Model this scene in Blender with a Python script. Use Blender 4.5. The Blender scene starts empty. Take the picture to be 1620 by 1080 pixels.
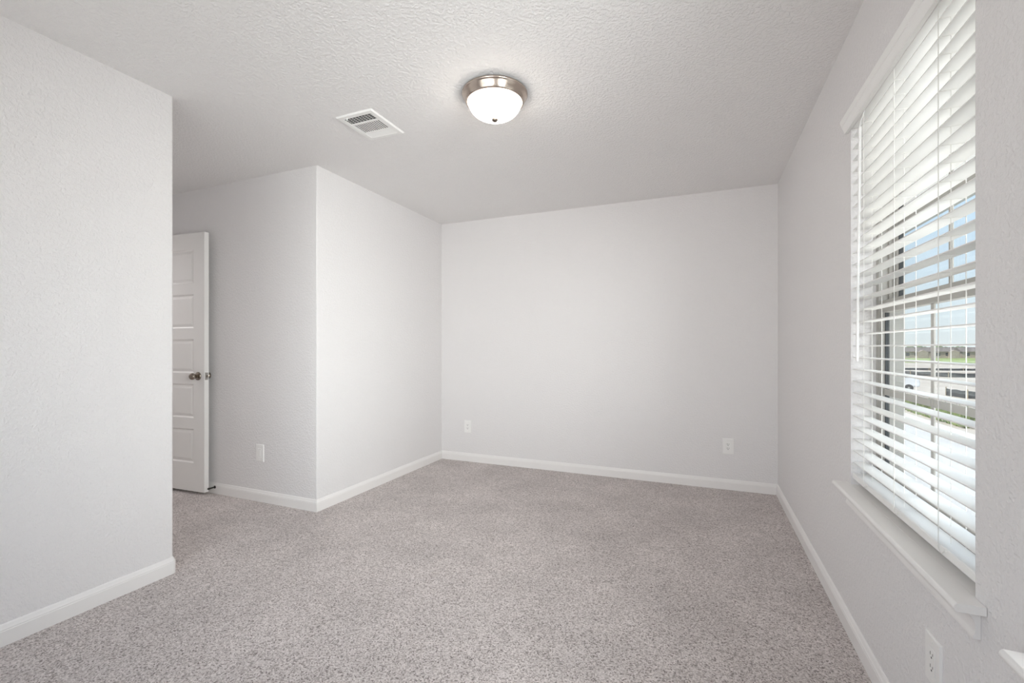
import bpy, bmesh, math, random
from mathutils import Vector, Matrix
PI = math.pi
R = math.radians
C = bpy.context.scene.collection
SC = bpy.context.scene
random.seed(7)

# ------------------------------------------------------------------ camera
cam = bpy.data.cameras.new('camera')
cam.sensor_fit = 'HORIZONTAL'; cam.sensor_width = 36.0
cam.lens = 716.48 / 1620 * 36
cam.shift_y = 9.75 / 1620
cam.clip_start = 0.02; cam.clip_end = 2000
co = bpy.data.objects.new('camera', cam); C.objects.link(co)
co.location = (0, 0, 1.154)
co.rotation_euler = (R(90), 0, R(22.643))
SC.camera = co

# ------------------------------------------------------------------ sky, sun, fill lamps, exposure
world = bpy.data.worlds.new('sky'); SC.world = world; world.use_nodes = True
wt = world.node_tree; wt.nodes.clear()
wo = wt.nodes.new('ShaderNodeOutputWorld'); wb = wt.nodes.new('ShaderNodeBackground')
tc = wt.nodes.new('ShaderNodeTexCoord'); sx = wt.nodes.new('ShaderNodeSeparateXYZ')
rp = wt.nodes.new('ShaderNodeValToRGB')
el = rp.color_ramp.elements
el[0].position = 0.0; el[0].color = (0.80, 0.85, 0.89, 1)
el[1].position = 1.0; el[1].color = (0.16, 0.33, 0.72, 1)
e = el.new(0.06); e.color = (0.76, 0.85, 0.94, 1)
e = el.new(0.22); e.color = (0.58, 0.76, 0.98, 1)
e = el.new(0.5); e.color = (0.33, 0.55, 0.92, 1)
wt.links.new(tc.outputs['Generated'], sx.inputs[0]); wt.links.new(sx.outputs['Z'], rp.inputs[0])
wt.links.new(rp.outputs[0], wb.inputs[0]); wb.inputs[1].default_value = 1.15
wt.links.new(wb.outputs[0], wo.inputs[0])

sun = bpy.data.lights.new('sun', 'SUN'); sun.energy = 5.2; sun.angle = R(0.6); sun.color = (1.0, 0.93, 0.84)
so = bpy.data.objects.new('sun', sun); C.objects.link(so)
so.rotation_euler = Vector((0.45, 0.30, -0.82)).to_track_quat('-Z', 'Y').to_euler()

# unseen fill lamps added outside the windows, behind the camera and in the passage
def lamp(name, loc, target, sx_, sy_, power, color, spread=180):
    l = bpy.data.lights.new(name, 'AREA'); l.shape = 'RECTANGLE'
    l.size = sx_; l.size_y = sy_; l.energy = power; l.color = color; l.spread = R(spread)
    o = bpy.data.objects.new(name, l); C.objects.link(o); o.location = loc
    o.rotation_euler = (Vector(target) - Vector(loc)).to_track_quat('-Z', 'Y').to_euler()
lamp('window_fill', (1.0, 0.45, 1.45), (-2.5, 3.2, 1.2), 0.9, 1.6, 38, (0.99, 0.98, 1.0), 80)  # added fill, aimed through the second window at the recess wall
lamp('rear_fill', (-1.15, -0.44, 1.30), (-1.15, 4, 1.20), 1.7, 1.3, 14.5, (0.99, 0.975, 1.0))  # added broad fill for the room, behind the camera
lamp('rear_narrow_fill', (-0.55, -0.44, 1.45), (-0.95, 4, 1.30), 0.9, 1.4, 9.5, (1.0, 0.96, 0.98), 75)  # added narrower fill, aimed from behind the camera at the back wall
lamp('slat_top_fill', (2.9, 2.2, 2.9), (0.65, 1.80, 1.1), 1.8, 1.5, 65, (0.95, 0.97, 1.0))  # added lamp outdoors, brightens the slat tops and the stool
lamp('slat_under_fill', (2.3, 2.1, -0.35), (0.65, 1.80, 1.5), 1.8, 1.5, 58, (1.0, 0.95, 0.90))  # added lamp outdoors, brightens the slat undersides from below
lamp('passage_fill', (-5.0, 1.9, 2.36), (-4.9, 1.9, 0), 0.4, 0.4, 10, (1.0, 0.975, 0.98))  # added lamp, brightens the alcove from the passage

SC.view_settings.view_transform = 'Standard'
SC.view_settings.look = 'None'
SC.view_settings.exposure = 0.06
SC.view_settings.gamma = 1.0
SC.view_settings.use_curve_mapping = False
SC.cycles.max_bounces = 14; SC.cycles.diffuse_bounces = 8; SC.cycles.glossy_bounces = 4
SC.cycles.transparent_max_bounces = 12; SC.cycles.transmission_bounces = 6
SC.cycles.sample_clamp_indirect = 6.0
SC.cycles.caustics_reflective = False; SC.cycles.caustics_refractive = False
SC.cycles.use_denoising = True

# ------------------------------------------------------------------ dimensions (metres)
H = 2.44
XR, YB, XM, YM, YL = 0.5575, 4.083, -2.5, 2.416, 1.478
YREAR = -0.35; XEND = -4.345; XHALL = -5.7; T = 0.12; XOUT = 0.7225
WZ0, WZ1 = 0.586, 2.13                 # window opening
WIN1 = (1.3125, 2.21); WIN2 = (0.17, 1.0675)
STOOL = 0.605

# ------------------------------------------------------------------ materials
def mat(name, color, rough=0.5, metal=0.0, spec=0.5):
    m = bpy.data.materials.new(name); m.use_nodes = True
    b = m.node_tree.nodes['Principled BSDF']
    b.inputs['Base Color'].default_value = (*color, 1); b.inputs['Roughness'].default_value = rough
    b.inputs['Metallic'].default_value = metal; b.inputs['Specular IOR Level'].default_value = spec
    return m
def nd(m, t, **kw):
    n = m.node_tree.nodes.new(t)
    for k, v in kw.items(): setattr(n, k, v)
    return n
def lk(m, a, b): m.node_tree.links.new(a, b)
def bsdf(m): return m.node_tree.nodes['Principled BSDF']
def noise(m, scale, detail=2.0, rough=0.5, vec=None):
    n = nd(m, 'ShaderNodeTexNoise'); n.inputs['Scale'].default_value = scale
    n.inputs['Detail'].default_value = detail; n.inputs['Roughness'].default_value = rough
    if vec is not None: lk(m, vec, n.inputs['Vector'])
    return n
def objvec(m): return nd(m, 'ShaderNodeTexCoord').outputs['Object']
def ramp(m, fac, stops):
    r = nd(m, 'ShaderNodeValToRGB'); e = r.color_ramp.elements
    while len(e) < len(stops): e.new(0.5)
    for i, (p, c) in enumerate(stops):
        e[i].position = p; e[i].color = (*c, 1) if len(c) == 3 else c
    lk(m, fac, r.inputs[0]); return r
def bump(m, height, dist, strength=1.0):
    b = nd(m, 'ShaderNodeBump'); b.inputs['Distance'].default_value = dist; b.inputs['Strength'].default_value = strength
    lk(m, height, b.inputs['Height']); lk(m, b.outputs[0], bsdf(m).inputs['Normal']); return b

def plaster(name, color, scale, dist, rough=0.62):
    m = mat(name, color, rough, spec=0.3); v = objvec(m)
    a = noise(m, scale, 2.5, 0.55, v)
    r = ramp(m, a.outputs[0], [(0.42, (0, 0, 0)), (0.62, (1, 1, 1))])
    bump(m, r.outputs[0], dist); return m
M = {}
M['wall'] = plaster('wall_paint', (0.775, 0.758, 0.757), 85, 0.0011)
M['ceiling'] = plaster('ceiling_texture', (0.825, 0.812, 0.806), 78, 0.0018, 0.75)
M['trim'] = mat('trim_paint', (0.84, 0.822, 0.808), 0.35)
M['door'] = mat('door_paint', (0.80, 0.785, 0.765), 0.38)
M['slat'] = mat('blind_vinyl', (0.88, 0.875, 0.86), 0.35)
M['cord'] = mat('blind_cord', (0.85, 0.84, 0.81), 0.7)
M['wand'] = mat('wand_plastic', (0.88, 0.88, 0.87), 0.15)
M['vinyl'] = mat('window_vinyl', (0.40, 0.385, 0.36), 0.45)
M['gasket'] = mat('window_gasket', (0.05, 0.055, 0.06), 0.6)
M['plate'] = mat('white_plastic', (0.86, 0.85, 0.835), 0.3)
M['slot'] = mat('slot_dark', (0.03, 0.028, 0.026), 0.6)
M['vent'] = mat('vent_enamel', (0.86, 0.855, 0.84), 0.4)
M['duct_shade'] = mat('duct_shade_paint', (0.035, 0.035, 0.035), 0.8)
M['bronze'] = mat('knob_metal', (0.30, 0.26, 0.22), 0.24, 1.0)
M['steel'] = mat('latch_metal', (0.52, 0.50, 0.47), 0.32, 1.0)
M['black'] = mat('stop_black', (0.02, 0.018, 0.016), 0.45, 0.3)

m = mat('brushed_nickel', (0.55, 0.47, 0.41), 0.19, 1.0); v = objvec(m)
mp = nd(m, 'ShaderNodeMapping'); mp.inputs['Scale'].default_value = (4, 4, 500); lk(m, v, mp.inputs[0])
n = noise(m, 3, 3, 0.6, mp.outputs[0]); bump(m, n.outputs[0], 0.0003, 0.4); M['nickel'] = m

# lamp glass: alabaster glass that gives off light
m = mat('lamp_glass', (0.9, 0.88, 0.84), 0.3); v = objvec(m)
n = noise(m, 9, 3, 0.6, v); r = ramp(m, n.outputs[0], [(0.35, (1.0, 0.90, 0.78)), (0.65, (1.0, 0.94, 0.86))])
lk(m, r.outputs[0], bsdf(m).inputs['Emission Color']); bsdf(m).inputs['Emission Strength'].default_value = 14.5
M['glow'] = m

# thin window glass: mostly clear, a little greenish, with a reflection
m = bpy.data.materials.new('window_glass'); m.use_nodes = True; nt = m.node_tree; nt.nodes.clear()
out = nt.nodes.new('ShaderNodeOutputMaterial'); mx = nt.nodes.new('ShaderNodeMixShader')
tr = nt.nodes.new('ShaderNodeBsdfTransparent'); tr.inputs[0].default_value = (0.93, 0.955, 0.94, 1)
gl = nt.nodes.new('ShaderNodeBsdfGlossy'); gl.inputs['Roughness'].default_value = 0.0
lw = nt.nodes.new('ShaderNodeLayerWeight'); lw.inputs[0].default_value = 0.5       # Schlick, the same from both faces
p5 = nt.nodes.new('ShaderNodeMath'); p5.operation = 'POWER'; p5.inputs[1].default_value = 5.0
ma = nt.nodes.new('ShaderNodeMath'); ma.operation = 'MULTIPLY_ADD'; ma.inputs[1].default_value = 0.7; ma.inputs[2].default_value = 0.025
nt.links.new(lw.outputs['Facing'], p5.inputs[0]); nt.links.new(p5.outputs[0], ma.inputs[0])
nt.links.new(ma.outputs[0], mx.inputs[0]); nt.links.new(tr.outputs[0], mx.inputs[1]); nt.links.new(gl.outputs[0], mx.inputs[2])
nt.links.new(mx.outputs[0], out.inputs[0]); M['glass'] = m

# carpet: cut pile, every tuft its own shade, with brushed patches
m = mat('carpet_pile', (0.46, 0.42, 0.40), 0.95, spec=0.1); v = objvec(m)
vo = nd(m, 'ShaderNodeTexVoronoi'); vo.inputs['Scale'].default_value = 210; lk(m, v, vo.inputs['Vector'])
sp = nd(m, 'ShaderNodeSeparateColor'); lk(m, vo.outputs['Color'], sp.inputs[0])
tuft = ramp(m, sp.outputs[0], [(0.0, (0.20, 0.168, 0.157)), (0.16, (0.40, 0.353, 0.335)), (0.5, (0.575, 0.518, 0.498)), (1.0, (0.76, 0.70, 0.68))])
big = noise(m, 2.6, 3, 0.6, v); pat = ramp(m, big.outputs[0], [(0.35, (0.90, 0.90, 0.90)), (0.65, (1.06, 1.06, 1.06))])
fin = noise(m, 420, 2, 0.5, v); fr2 = ramp(m, fin.outputs[0], [(0.3, (0.72, 0.72, 0.72)), (0.7, (1.24, 1.24, 1.24))])
mu = nd(m, 'ShaderNodeMix', data_type='RGBA', blend_type='MULTIPLY'); mu.inputs[0].default_value = 1
lk(m, tuft.outputs[0], mu.inputs[6]); lk(m, pat.outputs[0], mu.inputs[7])
mu2 = nd(m, 'ShaderNodeMix', data_type='RGBA', blend_type='MULTIPLY'); mu2.inputs[0].default_value = 1
lk(m, mu.outputs[2], mu2.inputs[6]); lk(m, fr2.outputs[0], mu2.inputs[7])
lk(m, mu2.outputs[2], bsdf(m).inputs['Base Color'])
bump(m, fin.outputs[0], 0.004, 0.55)
bsdf(m).inputs['Sheen Weight'].default_value = 0.15
M['carpet'] = m

def mottled(name, c0, c1, scale, rough=0.9, detail=5):
    m = mat(name, c0, rough, spec=0.15); v = objvec(m); n = noise(m, scale, detail, 0.6, v)
    r = ramp(m, n.outputs[0], [(0.35, c0), (0.65, c1)]); lk(m, r.outputs[0], bsdf(m).inputs['Base Color']); return m
M['sand'] = mottled('sandy_soil', (0.50, 0.42, 0.34), (0.66, 0.59, 0.51), 0.12)
M['concrete'] = mottled('road_concrete', (0.60, 0.57, 0.53), (0.68, 0.65, 0.61), 0.8)
M['curb'] = mottled('curb_concrete', (0.76, 0.73, 0.67), (0.80, 0.77, 0.71), 1.5)
M['grass'] = mottled('field_grass', (0.24, 0.32, 0.10), (0.38, 0.42, 0.17), 0.08)
M['weed'] = mottled('weed_leaf', (0.16, 0.24, 0.07), (0.32, 0.34, 0.14), 2.0)
M['leaf'] = mottled('tree_leaf', (0.085, 0.15, 0.06), (0.17, 0.25, 0.10), 0.35)
M['bark'] = mat('tree_bark', (0.12, 0.09, 0.07), 0.9)
M['siltcloth'] = mottled('fence_cloth', (0.045, 0.05, 0.055), (0.075, 0.08, 0.085), 0.5)
M['stake'] = mat('fence_stake', (0.42, 0.33, 0.22), 0.8)
M['stone'] = mottled('house_wall', (0.36, 0.30, 0.26), (0.46, 0.39, 0.34), 1.0)
M['shingle'] = mottled('roof_shingle', (0.17, 0.145, 0.135), (0.25, 0.22, 0.20), 1.2)
M['pane'] = mat('house_pane', (0.05, 0.06, 0.075), 0.1)
M['vanpaint'] = mat('van_paint', (0.83, 0.84, 0.86), 0.25)
M['tyre'] = mat('tyre_rubber', (0.025, 0.025, 0.027), 0.8)
M['gutter'] = mat('gutter_metal', (0.36, 0.38, 0.35), 0.5)
M['siding'] = mottled('house_siding', (0.55, 0.5, 0.44), (0.6, 0.55, 0.5), 1.0)

# ------------------------------------------------------------------ mesh helpers
class MB:
    def __init__(s): s.v = []; s.f = []
    def add(s, vs, fs):
        o = len(s.v); s.v += [tuple(p) for p in vs]; s.f += [tuple(i + o for i in f) for f in fs]; return s
    def box(s, x0, x1, y0, y1, z0, z1):
        return s.add([(x0,y0,z0),(x1,y0,z0),(x1,y1,z0),(x0,y1,z0),(x0,y0,z1),(x1,y0,z1),(x1,y1,z1),(x0,y1,z1)],
                     [(0,3,2,1),(4,5,6,7),(0,1,5,4),(1,2,6,5),(2,3,7,6),(3,0,4,7)])
    def tube(s, pts, r, n=8, cap=True):
        pts = [Vector(p) for p in pts]; rings = []
        rr = r if isinstance(r, (list, tuple)) else [r] * len(pts)
        prev = None
        for i, p in enumerate(pts):
            d = (pts[min(i+1, len(pts)-1)] - pts[max(i-1, 0)]).normalized()
            if prev is None:
                a = d.orthogonal().normalized()
            else:
                a = (prev - d * prev.dot(d)).normalized()
            prev = a; b = d.cross(a)
            rings.append([p + (a * math.cos(2*PI*k/n) + b * math.sin(2*PI*k/n)) * rr[i] for k in range(n)])
        vs = [q for ring in rings for q in ring]; fs = []
        for i in range(len(pts)-1):
            for k in range(n):
                fs.append((i*n+k, i*n+(k+1) % n, (i+1)*n+(k+1) % n, (i+1)*n+k))
        if cap: fs += [tuple(range(n-1, -1, -1)), tuple((len(pts)-1)*n + k for k in range(n))]
        return s.add(vs, fs)
    def lathe(s, prof, origin, axis='Z', n=48, close=True):   # prof: (radius, distance along axis)
        ax = Vector({'X': (1,0,0), 'Y': (0,1,0), 'Z': (0,0,1)}[axis] if isinstance(axis, str) else axis).normalized()
        a = ax.orthogonal().normalized(); b = ax.cross(a); o = Vector(origin); vs = []; fs = []
        for r, h in prof:
            for k in range(n):
                t = 2*PI*k/n; vs.append(o + ax*h + (a*math.cos(t) + b*math.sin(t))*r)
        for i in range(len(prof)-1):
            for k in range(n):
                fs.append((i*n+k, i*n+(k+1) % n, (i+1)*n+(k+1) % n, (i+1)*n+k))
        if close: fs += [tuple(range(n-1, -1, -1)), tuple((len(prof)-1)*n+k for k in range(n))]
        return s.add(vs, fs)
    def prism(s, poly, axis, a0, a1):   # poly in the other two axes, extruded along axis
        def P(p, a): return {'X': (a, p[0], p[1]), 'Y': (p[0], a, p[1]), 'Z': (p[0], p[1], a)}[axis]
        n = len(poly); vs = [P(p, a0) for p in poly] + [P(p, a1) for p in poly]
        fs = [(i, (i+1) % n, n+(i+1) % n, n+i) for i in range(n)] + [tuple(range(n-1, -1, -1)), tuple(range(n, 2*n))]
        return s.add(vs, fs)
    def build(s, name, material, parent=None, smooth=None, bevel=0, seg=2, loc=None):
        me = bpy.data.meshes.new(name); me.from_pydata(s.v, [], s.f)
        bm = bmesh.new(); bm.from_mesh(me); bmesh.ops.recalc_face_normals(bm, faces=bm.faces); bm.to_mesh(me); bm.free()
        me.materials.append(material)
        o = bpy.data.objects.new(name, me); C.objects.link(o)
        if parent is not None:
            o.parent = parent; w = Vector((0, 0, 0)); p = parent
            while p is not None: w += p.location; p = p.parent
            me.transform(Matrix.Translation(-w))
            if loc is not None: o.location = loc
        if bevel:
            b = o.modifiers.new('bevel', 'BEVEL'); b.width = bevel; b.segments = seg; b.limit_method = 'ANGLE'; b.angle_limit = R(40)
            smooth = smooth or 40
        if smooth:
            for p in me.polygons: p.use_smooth = True
            me.set_sharp_from_angle(angle=R(smooth))
        return o
def tag(o, label=None, cat=None, group=None, kind=None):
    if label: o['label'] = label
    if cat: o['category'] = cat
    if group: o['group'] = group
    if kind: o['kind'] = kind
    return o
def empty(name, loc, label=None, cat=None, group=None, kind=None):
    o = bpy.data.objects.new(name, None); C.objects.link(o); o.location = loc; o.empty_display_size = 0.05
    return tag(o, label, cat, group, kind)
def struct(o, label, cat): return tag(o, label, cat, None, 'structure')
def base_at(o, loc):        # move a mesh's origin
    loc = Vector(loc); o.data.transform(Matrix.Translation(-loc)); o.location = loc; return o
def copy_tree(o, parent=None):
    c = o.copy(); C.objects.link(c)
    if parent is not None: c.parent = parent
    for ch in list(o.children): copy_tree(ch, c)
    return c

# ------------------------------------------------------------------ room shell
struct(MB().box(XHALL-T, XOUT, YREAR-T, YB+T, -0.15, 0.0).build('floor', M['carpet']), 'greige cut pile carpet covering the whole floor', 'floor')
struct(MB().box(XHALL-T, XOUT, YREAR-T, YB+T, H, H+0.2).build('ceiling', M['ceiling']), 'white textured flat ceiling', 'ceiling')
struct(MB().box(XM-T, XOUT, YB, YB+T, 0, H).build('wall_back', M['wall']), 'plain pale wall at the far end with two outlets', 'wall')
def rounded(cx, cy, r, a0):
    return [(cx + r*math.cos(a0 + R(15*k)), cy + r*math.sin(a0 + R(15*k))) for k in range(7)]
struct(MB().prism([(XM-T, YM)] + rounded(XM-.004, YM+.004, .004, R(-90)) + [(XM, YB), (XM-T, YB)], 'Z', 0, H).build('wall_recess', M['wall'], smooth=30), 'bright white wall facing the window, right of the alcove', 'wall')
struct(MB().box(XHALL, XM-T, YM, YM+T, 0, H).build('wall_alcove', M['wall']), 'grey shaded textured wall behind the open door', 'wall')
struct(MB().prism([(XM-T, YREAR), (XM, YREAR)] + rounded(XM-.012, YL-.012, .012, 0) + [(XM-T, YL)], 'Z', 0, H).build('wall_left', M['wall'], smooth=30), 'large bright wall at left edge of the photo', 'wall')
struct(MB().box(XHALL, XM-T, YL-T, YL, 0, H).build('wall_hall', M['wall']), 'wall of the entry passage hidden behind left wall', 'wall')
FILL_WIN = (-2.05, -0.05)  # made-up opening in the rear wall, lets the fill lamps in
w = MB().box(XM-T, FILL_WIN[0], YREAR-T, YREAR, 0, H).box(FILL_WIN[1], XOUT, YREAR-T, YREAR, 0, H).box(*FILL_WIN, YREAR-T, YREAR, 0, 0.60).box(*FILL_WIN, YREAR-T, YREAR, WZ1, H)
struct(w.build('wall_rear', M['wall']), 'wall behind the camera', 'wall')
w = MB()
for y0, y1 in ((YREAR, WIN2[0]), (WIN2[1], WIN1[0]), (WIN1[1], YB)): w.box(XR, XOUT, y0, y1, 0, H)
for y0, y1 in (WIN2, WIN1): w.box(XR, XOUT, y0, y1, 0, WZ0); w.box(XR, XOUT, y0, y1, WZ1, H)
struct(w.build('wall_right', M['wall']), 'window wall on the right side of the room', 'wall')
DY0, DY1, DZ = 1.515, 2.285, 2.075
w = MB().box(XEND-T, XEND, YL, DY0, 0, H).box(XEND-T, XEND, DY1, YM, 0, H).box(XEND-T, XEND, DY0, DY1, DZ, H)
struct(w.build('wall_end', M['wall']), 'wall holding the doorway at the end of the passage', 'wall')
struct(MB().box(XHALL-T, XHALL, YL-T, YM+T, 0, H).build('wall_corridor', M['wall']), 'corridor wall seen through the doorway', 'wall')
c = MB().box(XEND, XEND+0.014, DY0-0.057, DY0, 0, DZ+0.057).box(XEND, XEND+0.014, DY0, DY1, DZ, DZ+0.057).box(XEND, XEND+0.014, DY1, DY1+0.057, 0, DZ+0.057)
struct(c.build('trim_1', M['trim'], bevel=0.003), 'white casing round the doorway', 'trim')

# baseboards: one profile swept along the wall line, room on the left hand of travel
BP = [(0, 0), (.014, 0), (.014, .057), (.0125, .0595), (.0125, .064), (.0105, .0665), (.0085, .071), (.0065, .0765), (.0045, .081), (.002, .083), (0, .083)]
def baseboard(name, pts, prev=None, nxt=None, label=''):
    P = [Vector(p) for p in pts]; full = ([Vector(prev)] if prev else []) + P + ([Vector(nxt)] if nxt else [])
    off = 1 if prev else 0; b = MB(); vs = []; n = len(BP)
    for i in range(len(P)):
        j = i + off
        dirs = []
        if j > 0: dirs.append((full[j] - full[j-1]).normalized())
        if j < len(full) - 1: dirs.append((full[j+1] - full[j]).normalized())
        ns = [Vector((-d.y, d.x)) for d in dirs]
        if len(ns) == 2:
            s = ns[0] + ns[1]; nn = s / (1 + ns[0].dot(ns[1]))
        else: nn = ns[0]
        for d, z in BP: vs.append((P[i].x + nn.x*d, P[i].y + nn.y*d, z))
    fs = []
    for i in range(len(P)-1):
        for k in range(n): fs.append((i*n+k, i*n+(k+1) % n, (i+1)*n+(k+1) % n, (i+1)*n+k))
    fs += [tuple(range(n)), tuple((len(P)-1)*n+k for k in range(n))]
    b.add(vs, fs); return struct(b.build(name, M['trim'], smooth=28), label, 'baseboard')
baseboard('baseboard_right', [(XR, YREAR), (XR, YB)], nxt=(XM, YB), label='white baseboard under the windows along the right wall')
baseboard('baseboard_back', [(XR, YB), (XM, YB)], prev=(XR, YREAR), nxt=(XM, YM), label='white baseboard along the far wall')
baseboard('baseboard_recess', [(XM, YB), (XM, YM)], prev=(XR, YB), nxt=(XEND, YM), label='bright white baseboard of the wall facing the window')
baseboard('baseboard_alcove', [(XM, YM), (XEND+0.015, YM)], prev=(XM, YB), label='shaded baseboard of the alcove wall behind the door')
arc = []
for k in range(7):
    t = R(90) * (1 - k/6); arc.append((XM - .016 + .016*math.cos(t), YL - .016 + .016*math.sin(t)))
baseboard('baseboard_left', [(XM-0.5, YL)] + arc + [(XM, YREAR)], label='white baseboard of the left wall, rounded at its end')

# ------------------------------------------------------------------ windows
def make_window(name, yr, label):
    y0, y1 = yr; yc = (y0 + y1) / 2
    root = empty(name, (XR, yc, STOOL)); struct(root, label, 'window')
    FX0, FX1, FW = 0.640, 0.7225, 0.028
    z0, z1 = STOOL, WZ1
    f = MB()
    f.box(FX0, FX1, y0, y0+FW, z0, z1).box(FX0, FX1, y1-FW, y1, z0, z1).box(FX0, FX1, y0+FW, y1-FW, z0, z0+FW).box(FX0, FX1, y0+FW, y1-FW, z1-FW, z1)
    f.box(0.670, 0.684, y0+FW, y0+FW+.010, z0+FW, z1-FW).box(0.670, 0.684, y1-FW-.010, y1-FW, z0+FW, z1-FW)   # parting stops
    f.build('window_frame', M['vinyl'], root, bevel=0.002)
    def sash(nm, x0, x1, za, zb, sw, br, trl, gx, zc=None):
        a, b = y0 + FW - .004, y1 - FW + .004
        s = MB().box(x0, x1, a, a+sw, za, zb).box(x0, x1, b-sw, b, za, zb).box(x0, x1, a+sw, b-sw, za, za+br).box(x0, x1, a+sw, b-sw, zb-trl, zb)
        so = s.build(nm, M['vinyl'], root, bevel=0.003)
        g = MB()
        for ya, yb_ in ((a+sw-.001, a+sw+.006), (b-sw-.006, b-sw+.001)): g.box(gx-.006, gx+.006, ya, yb_, za+br, zb-trl)
        g.build('gasket', M['gasket'], so)
        MB().box(gx-.002, gx+.002, a+sw-.002, b-sw+.002, za+br-.002, zb-trl+.002).build('glass', M['glass'], so)
        zc = zc or (za + br + zb - trl) / 2
        mm = MB().box(gx-.009, gx-.003, yc-.010, yc+.010, za+br, zb-trl).box(gx-.009, gx-.003, a+sw, yc-.010, zc-.012, zc+.012).box(gx-.009, gx-.003, yc+.010, b-sw, zc-.012, zc+.012)
        mm.build('muntin', M['vinyl'], so, bevel=0.002)
        return so
    sash('upper_sash', 0.686, 0.708, 1.298, z1-FW+.003, 0.036, 0.046, 0.036, 0.699, 1.63)
    lo = sash('lower_sash', 0.642, 0.668, z0+FW-.003, 1.335, 0.034, 0.052, 0.047, 0.657)
    # stool (inner sill) with horns, and apron
    ya, yb = y0 - .046, y1 + .040
    fx = 0.502; zt, zb_ = STOOL, STOOL - .019
    poly = [(fx+.006, zb_), (fx+.0015, zb_+.004), (fx, zb_+.0095), (fx+.0015, zt-.004), (fx+.006, zt), (XR-.0005, zt), (XR-.0005, zb_)]
    MB().prism(poly, 'Y', ya, yb).box(XR-.001, 0.641, y0+.0005, y1-.0005, zb_, zt).build('stool', M['trim'], root, bevel=0.001, smooth=35)
    ap = [(0, 0), (.0120, 0), (.0125, .006), (.010, .011), (.0085, .020), (.009, .030), (.012, .040), (.017, .048), (.0205, .054), (.0205, .0625), (0, .0625)]
    az = zb_ - .0625
    MB().prism([(XR-.0005-d, az+z) for d, z in ap], 'Y', y0-.022, y1+.018).build('apron', M['trim'], root, smooth=35)
    return root
make_window('window_1', WIN1, 'single hung window behind the white blind on the right wall')
make_window('window_2', WIN2, 'second window whose sill corner shows at lower right')

root = empty('fill_window', ((FILL_WIN[0]+FILL_WIN[1])/2, YREAR-.05, 0.6)); struct(root, 'made-up wide window behind the camera, added for fill light', 'window')  # unseen window, added to house the rear fill lamps
f = MB()
for xa, xb in ((FILL_WIN[0], FILL_WIN[0]+.03), (FILL_WIN[1]-.03, FILL_WIN[1]), ((FILL_WIN[0]+FILL_WIN[1])/2-.02, (FILL_WIN[0]+FILL_WIN[1])/2+.02)): f.box(xa, xb, YREAR-.07, YREAR-.02, .6, WZ1)
f.box(*FILL_WIN, YREAR-.07, YREAR-.02, .6, .63).box(*FILL_WIN, YREAR-.07, YREAR-.02, WZ1-.03, WZ1)
f.build('window_frame', M['vinyl'], root)
MB().box(FILL_WIN[0]+.02, FILL_WIN[1]-.02, YREAR-.05, YREAR-.046, .62, WZ1-.02).build('glass', M['glass'], root)

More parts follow.
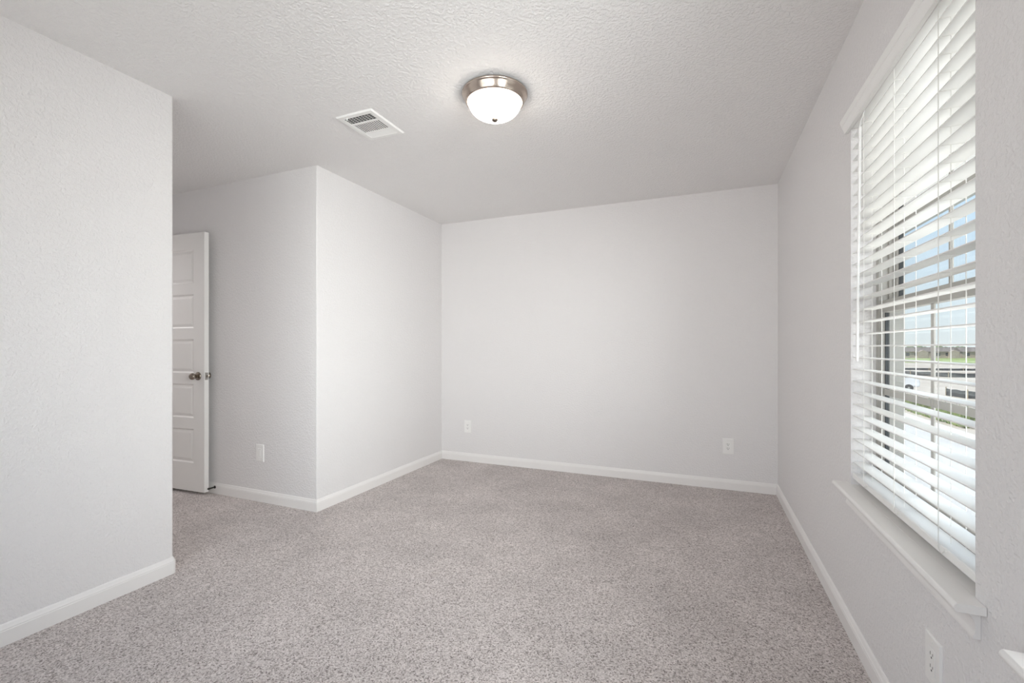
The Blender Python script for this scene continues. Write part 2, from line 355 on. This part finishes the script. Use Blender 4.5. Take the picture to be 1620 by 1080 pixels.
# ------------------------------------------------------------------ blind
def make_blind(yr):
    y0, y1 = yr; ya, yb = y0 + .006, y1 - .006
    root = empty('window_blind', (0.588, (y0+y1)/2, STOOL+.024), 'white two inch slat window blind hanging in the right wall window', 'blind')
    FXs, BXs = 0.563, 0.613
    vp = [(0, 2.030), (-.0010, 2.036), (-.0040, 2.044), (-.0085, 2.054), (-.0095, 2.059), (-.0115, 2.060), (-.0125, 2.066), (-.0150, 2.074), (-.0155, 2.083), (.0120, 2.083), (.0120, 2.030)]
    va = MB().prism([(0.545+x, z) for x, z in vp], 'Y', y0-.028, y1+.036)
    va.build('valance', M['slat'], root, smooth=35)
    MB().box(0.5595, 0.6130, ya, yb, 2.032, 2.088).build('headrail', M['slat'], root, bevel=.002)
    sl = None
    for n in range(29):
        z = 0.695 + .0464*n
        if sl is None:
            poly = []
            for k in range(9):     # gently crowned slat
                t = k/8; poly.append((FXs + (BXs-FXs)*t, z + .0014*(1-(2*t-1)**2)))
            poly2 = [(x, zz+.0030) for x, zz in reversed(poly)]
            sl = MB().prism(poly+poly2, 'Y', ya, yb).build('slat', M['slat'], root, smooth=30)
            z_first = z
        else:
            c = sl.copy(); C.objects.link(c); c.parent = root; c.location.z += z - z_first
    MB().box(FXs-.001, BXs+.001, ya, yb, 0.6305, 0.6535).build('bottom_rail', M['slat'], root, bevel=.003)
    for yl in (2.065, 1.777, 1.490):
        l = MB()
        for x in (FXs-.0022, BXs+.0022): l.tube([(x, yl, 0.642), (x, yl, 2.034)], .0011, 6)
        for n in range(29):
            z = 0.695 + .0464*n
            l.tube([(FXs-.002, yl, z-.0004), (BXs+.002, yl, z-.0004)], .0005, 5)
        # slack end of the ladder looped under the bottom rail
        pts = [(FXs-.0022, yl, .655)]
        for k in range(9):
            t = k/8; pts.append((FXs-.004, yl - .034*t, .648 - .012*math.sin(PI*t)))
        pts.append((FXs-.001, yl-.036, .648)); l.tube(pts, .0011, 6)
        l.lathe([(.004, 0), (.0045, .0015), (.003, .003), (0.0005, .0035)], (FXs-.0005, yl-.036, .648), (-1, 0, 0), 12)
        l.build('ladder_cord', M['cord'], root, smooth=60)
        MB().tube([(.588, yl+.006, .652), (.588, yl+.006, 2.034)], .0009, 6).build('lift_cord', M['cord'], root)
    wy = 2.055
    wd = MB().tube([(.5465, wy, 1.965), (.5435, wy+.004, 1.54), (.541, wy+.010, 1.115), (.541, wy+.010, 1.103)], [.0046, .0046, .0046, .0036], 8).build('tilt_wand', M['wand'], root, smooth=30)
    MB().tube([(.560, wy-.002, 2.035), (.5545, wy-.002, 2.012), (.549, wy, 2.000), (.5465, wy, 1.985), (.5465, wy, 1.965)], .0016, 6).lathe([(.0030, 0), (.0052, .004), (.0052, .016), (.003, .020)], (.5465, wy, 1.957), 'Z', 12).build('wand_hook', M['wand'], wd, smooth=40)
    return root
make_blind(WIN1)

# ------------------------------------------------------------------ door
def make_door():
    W, HT, TH = 0.762, 2.033, 0.035
    ang = R(3.1); hx, hy, hz = -4.329, 2.2915, 0.024
    root = empty('door_1', (hx, hy, hz)); struct(root, 'white five panel door standing open in front of the alcove wall', 'door')
    st = .120; pz = []; z = .222
    for k in range(5): pz.append((z, z + .2665)); z += .2665 + .0875
    xs = [0, st, W-st, W]; zs = [0.0]
    for a, b in pz: zs += [a, b]
    zs.append(HT)
    b = MB()
    def face(yf, sgn):
        for i in range(3):
            for j in range(len(zs)-1):
                x0, x1, z0, z1 = xs[i], xs[i+1], zs[j], zs[j+1]
                if i == 1 and j % 2 == 1:
                    rings = []
                    for ins, dep in ((0, 0), (.004, .004), (.010, .0085), (.015, .0085), (.034, .0035)):
                        rings.append([(x0+ins, yf+sgn*dep, z0+ins), (x1-ins, yf+sgn*dep, z0+ins), (x1-ins, yf+sgn*dep, z1-ins), (x0+ins, yf+sgn*dep, z1-ins)])
                    for q in range(len(rings)-1):
                        vs = rings[q] + rings[q+1]; b.add(vs, [(k, (k+1) % 4, 4+(k+1) % 4, 4+k) for k in range(4)])
                    b.add(rings[-1], [(0, 1, 2, 3)])
                else: b.add([(x0, yf, z0), (x1, yf, z0), (x1, yf, z1), (x0, yf, z1)], [(0, 1, 2, 3)])
    face(0, 1); face(TH, -1)
    for j in range(len(zs)-1):
        for x in (0, W): b.add([(x, 0, zs[j]), (x, TH, zs[j]), (x, TH, zs[j+1]), (x, 0, zs[j+1])], [(0, 1, 2, 3)])
    for i in range(3):
        for zz in (0, HT): b.add([(xs[i], 0, zz), (xs[i+1], 0, zz), (xs[i+1], TH, zz), (xs[i], TH, zz)], [(0, 1, 2, 3)])
    def put(mb, name, material, parent, **kw):
        me_o = mb.build(name, material, None, **kw); me_o.parent = parent; return me_o
    me = put(b, 'door_leaf', M['door'], root)
    bm = bmesh.new(); bm.from_mesh(me.data); bmesh.ops.remove_doubles(bm, verts=bm.verts, dist=1e-5); bmesh.ops.recalc_face_normals(bm, faces=bm.faces); bm.to_mesh(me.data); bm.free()
    kz = 0.931 - hz; kx = W - .068
    for yb_, ax in ((0, (0, -1, 0)), (TH, (0, 1, 0))):
        rose = MB().lathe([(.0325, 0), (.0325, .003), (.030, .007), (.020, .010), (.012, .012)], (kx, yb_, kz), ax, 32)
        rose.lathe([(.0105, .010), (.0105, .022), (.014, .027), (.021, .033), (.0255, .041), (.0268, .048), (.0245, .056), (.018, .062), (.009, .0655), (.001, .0665)], (kx, yb_, kz), ax, 32)
        put(rose, 'knob', M['bronze'], root, smooth=35)
    lp = put(MB().box(W-.0005, W+.0012, TH/2-.0125, TH/2+.0125, kz-.0285, kz+.0285), 'latch_plate', M['steel'], root, bevel=.0006)
    put(MB().box(W, W+.010, TH/2-.006, TH/2+.006, kz-.009, kz+.009), 'latch_bolt', M['bronze'], lp, bevel=.003)
    for zz in (.18, 1.0, 1.82):
        put(MB().box(-.0022, -.0002, .003, TH-.002, zz-.044, zz+.044).lathe([(.0055, zz-.046), (.0055, zz+.046)], (-.004, -.0035, 0), 'Z', 12), 'hinge', M['steel'], root)
    root.rotation_euler = (0, 0, ang)
    return root
make_door()

# spring door stop on the baseboard behind the door
def make_stop():
    x, z, yw = -3.548, .052, YM - .0142
    root = empty('door_stop', (x, yw, z), 'black door stop on the baseboard behind the open door', 'door stop')
    MB().lathe([(.0115, 0), (.0115, .003), (.007, .007), (.0055, .009)], (x, yw, z), (0, -1, 0), 16).build('base', M['black'], root, smooth=40)
    sp = []
    d = Vector((-.30, -1, -.10)).normalized(); a = d.orthogonal().normalized(); bb = d.cross(a)
    L = .034
    for k in range(73):
        t = k/72; ph = 2*PI*9*t
        sp.append(Vector((x, yw-.006, z)) + d*(L*t) + (a*math.cos(ph) + bb*math.sin(ph))*.0052)
    MB().tube(sp, .0014, 5).build('spring', M['black'], root, smooth=60)
    e = Vector((x, yw-.006, z)) + d*L
    MB().lathe([(.0075, 0), (.0078, .006), (.006, .011), (.002, .0125)], e, d, 16).build('tip', M['black'], root, smooth=40)
make_stop()

# ------------------------------------------------------------------ ceiling light
def make_lamp():
    x, y = -0.962, 2.080
    root = empty('ceiling_light', (x, y, H), 'round flush ceiling light, brushed nickel rim and glowing glass bowl', 'ceiling light')
    MB().lathe([(.150, 0), (.158, -.001), (.1645, -.005), (.1665, -.010), (.1655, -.014), (.1620, -.0165), (.1590, -.020), (.1540, -.034), (.1480, -.047), (.1445, -.0515), (.1405, -.0530), (.1370, -.0515), (.1355, -.047), (.1355, -.010)], (x, y, H), 'Z', 96).build('rim', M['nickel'], root, smooth=50)
    pr = []
    for k in range(25):
        t = R(90) * k / 24
        pr.append((.1340 * math.cos(t) ** .82, -.049 - .0800 * math.sin(t) ** 1.12))
    pr[-1] = (.004, pr[-1][1])
    bowl = MB().lathe([(.1330, -.030)] + pr, (x, y, H), 'Z', 72).build('glass_bowl', M['glow'], root, smooth=60)
    zb = -.1290
    MB().lathe([(.006, zb+.006), (.0150, zb+.002), (.0165, zb-.002), (.0160, zb-.007), (.0135, zb-.012), (.009, zb-.0155), (.004, zb-.017), (.001, zb-.0175)], (x, y, H), 'Z', 24).build('finial', M['bronze'], root, smooth=50)
make_lamp()

# ------------------------------------------------------------------ ceiling vent
def make_vent():
    x0, x1, y0, y1 = -1.884, -1.636, 1.954, 2.250
    root = empty('ceiling_vent', ((x0+x1)/2, (y0+y1)/2, H), 'white metal air vent grille on the ceiling left of the lamp', 'vent')
    bx = .030; by = .028; zt = H; zf = H - .008
    f = MB()
    o = [(x0, y0), (x1, y0), (x1, y1), (x0, y1)]; m2 = [(x0+.006, y0+.006), (x1-.006, y0+.006), (x1-.006, y1-.006), (x0+.006, y1-.006)]
    i_ = [(x0+bx, y0+by), (x1-bx, y0+by), (x1-bx, y1-by), (x0+bx, y1-by)]
    vs = [(*p, zt) for p in o] + [(*p, zt-.002) for p in o] + [(*p, zf) for p in m2] + [(*p, zf) for p in i_] + [(*p, zt) for p in i_]
    fs = [(4*q+k, 4*q+(k+1) % 4, 4*q+4+(k+1) % 4, 4*q+4+k) for q in range(4) for k in range(4)]
    f.add(vs, fs)
    iy0, iy1, ix0, ix1 = y0+by, y1-by, x0+bx, x1-bx
    yA, yB_ = iy0 + .068, iy1 - .064            # dividers between the three louvre banks
    f.box(ix0, ix1, yA, yA+.010, zf, zf+.006); f.box(ix0, ix1, yB_, yB_+.010, zf, zf+.006)
    f.build('frame', M['vent'], root, smooth=30)
    MB().box(ix0, ix1, iy0, iy1, zt-.0012, zt-.0002).build('duct_shade', M['duct_shade'], root)  # flat dark sheet, painted in for the shade behind the louvres
    def blade(name, a, b, w, tilt, along):
        m_ = MB(); c, s = math.cos(tilt), math.sin(tilt); zc = H - .0050; th = .0006
        dd = Vector((c, 0, s)) if along == 'Y' else Vector((0, c, s)); nn = Vector((-s, 0, c)) if along == 'Y' else Vector((0, -s, c))
        A = Vector((a[0], a[1], zc)); B = Vector((b[0], b[1], zc)); vs = []
        for P in (A, B):
            for u, v in ((-w/2, -th), (w/2, -th), (w/2, th), (-w/2, th)): vs.append(P + dd*u + nn*v)
        m_.add(vs, [(0,1,2,3), (7,6,5,4), (0,4,5,1), (1,5,6,2), (2,6,7,3), (3,7,4,0)]); return m_.build(name, M['vent'], root)
    n = 13
    for k in range(n):
        xx = ix0 + (ix1-ix0)*(k+.5)/n
        blade('louver', (xx, yA+.010), (xx, yB_), .0110, R(-13), 'Y')
    for k in range(5):
        yy = iy0 + (yA-iy0)*(k+.5)/5
        blade('louver', (ix0, yy), (ix1, yy), .0085, R(30), 'X')
    for k in range(5):
        yy = yB_+.010 + (iy1-yB_-.010)*(k+.5)/5
        blade('louver', (ix0, yy), (ix1, yy), .0125, R(-18), 'X')
    for k in range(9):
        xx = ix0 + (ix1-ix0)*(k+.5)/9
        m_ = MB().box(xx-.0012, xx+.0012, iy0, yA, H-.0022, H-.0014); m_.build('damper_fin', M['vent'], root)
    MB().box(x0+.060, x0+.066, y0+.020, y0+.026, zf-.012, zf+.001).build('damper_lever', M['vent'], root, bevel=.001)
    MB().lathe([(.004, 0), (.004, -.0012), (.002, -.002)], ((x0+x1)/2, y1-.014, zf), 'Z', 12).build('screw', M['vent'], root)
    MB().lathe([(.004, 0), (.004, -.0012), (.002, -.002)], ((x0+x1)/2, y0+.014, zf), 'Z', 12).build('screw', M['vent'], root)
make_vent()

# ------------------------------------------------------------------ wall plates
def make_plate(name, loc, rot, label, cat, group, sockets=True):
    root = empty(name, loc, label, cat, group)
    pw, ph, pt = .041, .0635, .006
    def put(mb, nm, mt, par=None, **kw):
        o = mb.build(nm, mt, None, **kw); o.parent = par or root; return o
    p = MB()                                        # plate lies in local XZ, front towards -Y
    hole = (.0172, .034)
    rings = [[(-pw, 0, -ph), (pw, 0, -ph), (pw, 0, ph), (-pw, 0, ph)], [(-pw, -.0022, -ph), (pw, -.0022, -ph), (pw, -.0022, ph), (-pw, -.0022, ph)],
             [(-pw+.003, -pt, -ph+.003), (pw-.003, -pt, -ph+.003), (pw-.003, -pt, ph-.003), (-pw+.003, -pt, ph-.003)],
             [(-hole[0], -pt, -hole[1]), (hole[0], -pt, -hole[1]), (hole[0], -pt, hole[1]), (-hole[0], -pt, hole[1])],
             [(-hole[0], -.002, -hole[1]), (hole[0], -.002, -hole[1]), (hole[0], -.002, hole[1]), (-hole[0], -.002, hole[1])]]
    vs = [q for r_ in rings for q in r_]; fs = [(4*q+k, 4*q+(k+1) % 4, 4*q+4+(k+1) % 4, 4*q+4+k) for q in range(4) for k in range(4)] + [(16, 17, 18, 19), (3, 2, 1, 0)]
    p.add(vs, fs); put(p, 'cover_plate', M['plate'])
    h0, h1 = hole[0]-.0006, hole[1]-.0006
    rc = put(MB().box(-h0, h0, -.0072 if sockets else -.0068, -.0021, -h1, h1), 'receptacle' if sockets else 'insert', M['plate'], bevel=.0012)
    if sockets:
        for zc in (.0165, -.0165):
            s = MB().box(-.0076, -.0052, -.0074, -.0070, zc-.002, zc+.0065).box(.0052, .0076, -.0074, -.0070, zc-.001, zc+.0058)
            s.lathe([(.0028, .0070), (.0028, .0074)], (0, 0, zc-.0072), (0, -1, 0), 12)
            put(s, 'socket', M['slot'], rc)
    else:
        put(MB().box(-.006, .006, -.0082, -.0066, -.022, .022), 'button', M['plate'], rc, bevel=.0008)
    for zc in (.048, -.048):
        put(MB().lathe([(.0028, .0058), (.0028, .0066), (.001, .0069)], (0, 0, zc), (0, -1, 0), 12), 'screw', M['plate'])
    root.rotation_euler = (0, 0, rot)
    return root
GP = 'white duplex outlets low on the walls'
make_plate('wall_outlet', (-2.189, YB, .352), 0, 'white duplex outlet at left end of the far wall, near the corner', 'outlet', GP)
make_plate('wall_outlet', (0.204, YB, .351), 0, 'white duplex outlet at right end of the far wall', 'outlet', GP)
make_plate('wall_outlet', (XR, 1.499, .343), R(-90), 'white duplex outlet under the window, cut by the photo bottom edge', 'outlet', GP)
make_plate('wall_plate', (-3.060, YM, .363), 0, 'white wall plate without sockets on the grey alcove wall', 'wall plate', None, False)

# ------------------------------------------------------------------ outside: the ground a storey below
GZ = -2.95
CAMH = 1.154 - GZ
def at(u, D, z=GZ):          # a bearing from the room and a depth, as a place on the ground
    k = (u - 810) / 716.48; a = R(22.643)
    return Vector(((-math.sin(a) + math.cos(a)*k)*D, (math.cos(a) + math.sin(a)*k)*D, z))
struct(MB().box(-400, 700, -300, 900, GZ-1, GZ).build('ground', M['sand']), 'bare sandy building land outside the window', 'ground')
struct(MB().box(XHALL-T, XOUT-.03, YREAR-T, YB+T, GZ, -0.15).build('wall_lower', M['siding']), 'outer wall of the storey below', 'wall')
struct(MB().box(3.6, 11.0, -40, 140, GZ, GZ+.03).build('street', M['concrete']), 'pale concrete street below the window', 'street')
struct(MB().box(11.0, 11.5, -40, 140, GZ, GZ+.15).build('curb', M['curb'], bevel=.03), 'bright kerb on the far side of the street', 'curb')
struct(MB().prism([(at(1250, 132).x, at(1250, 132).y), (at(1750, 112).x, at(1750, 112).y), (at(1750, 420).x, at(1750, 420).y), (at(1250, 420).x, at(1250, 420).y)], 'Z', GZ, GZ+.05).build('field', M['grass']), 'green field in front of the far houses', 'field')

so_ = MB().box(XOUT, 1.625, -3.5, 9.0, 2.20, 2.235).build('soffit', M['trim'])
struct(so_, 'white soffit of the eave above the window', 'eave')
MB().prism([(1.625, 2.195), (1.725, 2.195), (1.735, 2.33), (1.725, 2.335), (1.625, 2.335)], 'Y', -3.5, 9.0).build('gutter', M['gutter'], so_)

# weeds on the verge behind the kerb
wd = MB()
for i in range(2600):
    y = random.uniform(20, 48); x = 11.8 + abs(random.gauss(0, 1.3)) + (0.5 if y > 30 else 1.2)
    h = random.uniform(.12, .5) * (1.3 if y > 31 else .7); a = random.uniform(0, 2*PI); w_ = random.uniform(.03, .08); lean = random.uniform(.05, .3)
    dx, dy = math.cos(a), math.sin(a)
    wd.add([(x-dy*w_, y+dx*w_, GZ), (x+dy*w_, y-dx*w_, GZ), (x+dx*lean*.6+dy*w_*.6, y+dy*lean*.6-dx*w_*.6, GZ+h*.6), (x+dx*lean*1.6, y+dy*lean*1.6, GZ+h)], [(0, 1, 2), (0, 2, 3)])
tag(wd.build('weeds', M['weed']), 'green weeds growing behind the street kerb', 'weeds', None, 'stuff')

# black silt fences
def silt_fence(pts, h, label):
    root = empty('silt_fence', pts[0], label, 'fence', 'black silt fences on the building land')
    cl = MB(); P = []
    for i in range(len(pts)-1):
        a, b = Vector(pts[i]), Vector(pts[i+1]); n = max(2, int((b-a).length/2.2))
        for k in range(n): P.append(a.lerp(b, k/n))
    P.append(Vector(pts[-1])); t = .02
    for i in range(len(P)-1):
        a, b = P[i], P[i+1]; d = (b-a).normalized(); nn = Vector((-d.y, d.x, 0))*t; hz = Vector((0, 0, h)); sag = Vector((0, 0, h*random.uniform(.86, .96))); mid = (a+b)/2
        vs = [a-nn, mid-nn, b-nn, b-nn+hz, mid-nn+sag, a-nn+hz, a+nn, mid+nn, b+nn, b+nn+hz, mid+nn+sag, a+nn+hz]
        cl.add(vs, [(0,1,4,5), (1,2,3,4), (6,11,10,7), (7,10,9,8), (5,4,10,11), (4,3,9,10), (0,5,11,6), (2,8,9,3)])
    cl.build('fence_cloth', M['siltcloth'], root)
    for p in P[::2]:
        MB().box(p.x-.03, p.x+.03, p.y-.10, p.y-.04, GZ, GZ+h+.12).build('stake', M['stake'], root)
silt_fence([at(1496, 39), at(1530, 36.5), at(1580, 35.5), at(1660, 35)], .62, 'nearest black silt fence, just beyond the weedy verge')
silt_fence([at(1380, 74), at(1440, 68), at(1500, 63), at(1600, 60)], .62, 'middle black silt fence across the sandy land')
silt_fence([at(1370, 84), at(1440, 83), at(1500, 81), at(1620, 80)], .40, 'farthest low dark edge line across the sandy land')  # dark edge in the land, built in the form of a low fence

# white van parked on the land
def make_van():
    c = at(1401, 43.5); root = empty('van', (c.x, c.y, GZ), 'white van parked on the sandy land beyond the street', 'van')
    prof = [(-2.3, .45), (2.25, .45), (2.32, .75), (2.25, 1.15), (1.55, 1.32), (1.05, 1.95), (.75, 2.05), (-2.1, 2.08), (-2.28, 1.95), (-2.34, .9)]
    b = MB().prism([(c.x+p, GZ+z) for p, z in prof], 'Y', c.y-.95, c.y+.95).build('body', M['vanpaint'], root, bevel=.10, seg=3)
    MB().prism([(c.x+p, GZ+z) for p, z in [(1.02, 1.32), (1.50, 1.32), (1.10, 1.82), (1.02, 1.82)]], 'Y', c.y-.965, c.y+.965).build('side_window', M['pane'], root)
    for px in (-1.45, 1.45):
        for sy in (-1, 1):
            wh = MB().lathe([(.20, -.11), (.33, -.11), (.36, -.07), (.36, .07), (.33, .11), (.20, .11)], (c.x+px, c.y+sy*.86, GZ+.36), 'Y', 24).build('wheel', M['tyre'], root, smooth=40)
            MB().lathe([(.05, -.115), (.20, -.10), (.20, .10), (.05, .115)], (c.x+px, c.y+sy*.86, GZ+.36), 'Y', 20).build('hub_cap', M['steel'], wh, smooth=40)
make_van()

# houses at the far side of the field
def make_house(u, D, w, d, hip, label):
    c = at(u, D); root = empty('house', (c.x, c.y, GZ), label, 'house', 'low houses across the field')
    MB().box(c.x-w/2, c.x+w/2, c.y-d/2, c.y+d/2, GZ, GZ+2.6).build('wall', M['stone'], root)
    e = .45; rx0, rx1, ry0, ry1 = c.x-w/2-e, c.x+w/2+e, c.y-d/2-e, c.y+d/2+e; z0, z1 = GZ+2.55, GZ+2.6+d*.24
    ins = d/2 if hip else 0.0
    ym = c.y
    vs = [(rx0, ry0, z0), (rx1, ry0, z0), (rx1, ry1, z0), (rx0, ry1, z0), (rx0+ins, ym, z1), (rx1-ins, ym, z1)]
    MB().add(vs, [(0, 1, 5, 4), (2, 3, 4, 5), (1, 2, 5), (3, 0, 4), (0, 3, 2, 1)]).build('roof', M['shingle'], root)
    for k in (-.3, .05, .32):
        MB().box(c.x+k*w-.6, c.x+k*w+.6, c.y-d/2-.03, c.y-d/2+.02, GZ+.9, GZ+2.1).build('window', M['pane'], root)
    # small front gable
    g = .24*w
    MB().prism([(c.x+g-1.4, GZ), (c.x+g+1.4, GZ), (c.x+g+1.4, GZ+2.4), (c.x+g, GZ+3.2), (c.x+g-1.4, GZ+2.4)], 'Y', c.y-d/2-1.4, c.y).build('gable', M['stone'], root)
lab = ['first low house at the left end of the row', 'brown roofed low house seen far left through the blind', 'low house with hip roof left of the window muntin', 'low brown house just right of the window muntin', 'low house with wide roof in the middle of the row', 'pale low house right of the middle house', 'low house near the right edge of the window', 'low house beyond the right edge of the window', 'last low house at the right end of the row']
for i, (u, D, w_, hip) in enumerate([(1420, 200, 8.5, True), (1442, 178, 8.0, False), (1464, 200, 8.5, False), (1490, 178, 8.0, True), (1512, 200, 8.5, False), (1536, 178, 8.0, False), (1560, 200, 8.5, True), (1584, 178, 8.0, False), (1608, 200, 8.5, True)]):
    make_house(u, D, w_, 7, hip, lab[i])

# trees behind the houses
def make_tree(u, D, h, label):
    c = at(u, D); root = empty('tree', (c.x, c.y, GZ), label, 'tree', 'trees behind the far houses')
    MB().tube([(c.x, c.y, GZ), (c.x+.1, c.y, GZ+h*.3), (c.x, c.y, GZ+h*.6)], [.35, .28, .15], 7).build('trunk', M['bark'], root, smooth=60)
    f = MB()
    for k in range(9):
        a = random.uniform(0, 2*PI); rr = random.uniform(.10, .42)*h; p = Vector((c.x+math.cos(a)*rr, c.y+math.sin(a)*rr, GZ+h*random.uniform(.32, .74))); s = h*random.uniform(.20, .28)
        bm = bmesh.new(); bmesh.ops.create_icosphere(bm, subdivisions=2, radius=1)
        vs = [p + Vector(v.co)*s*random.uniform(.78, 1.15) for v in bm.verts]; fs = [tuple(q.index for q in fc.verts) for fc in bm.faces]; bm.free(); f.add(vs, fs)
    f.build('foliage', M['leaf'], root, smooth=80)
for row, D in enumerate((224, 246, 268)):
    for u in range(1370 + row*11, 1650, 34):
        make_tree(u + random.uniform(-2, 2), D + random.uniform(-1.5, 1.5), random.uniform(4.6, 5.8) + .3*row,
                  ('green tree in the front line of the belt behind the houses', 'green tree in the middle of the belt behind the houses', 'green tree in the back line of the belt behind the houses')[row])
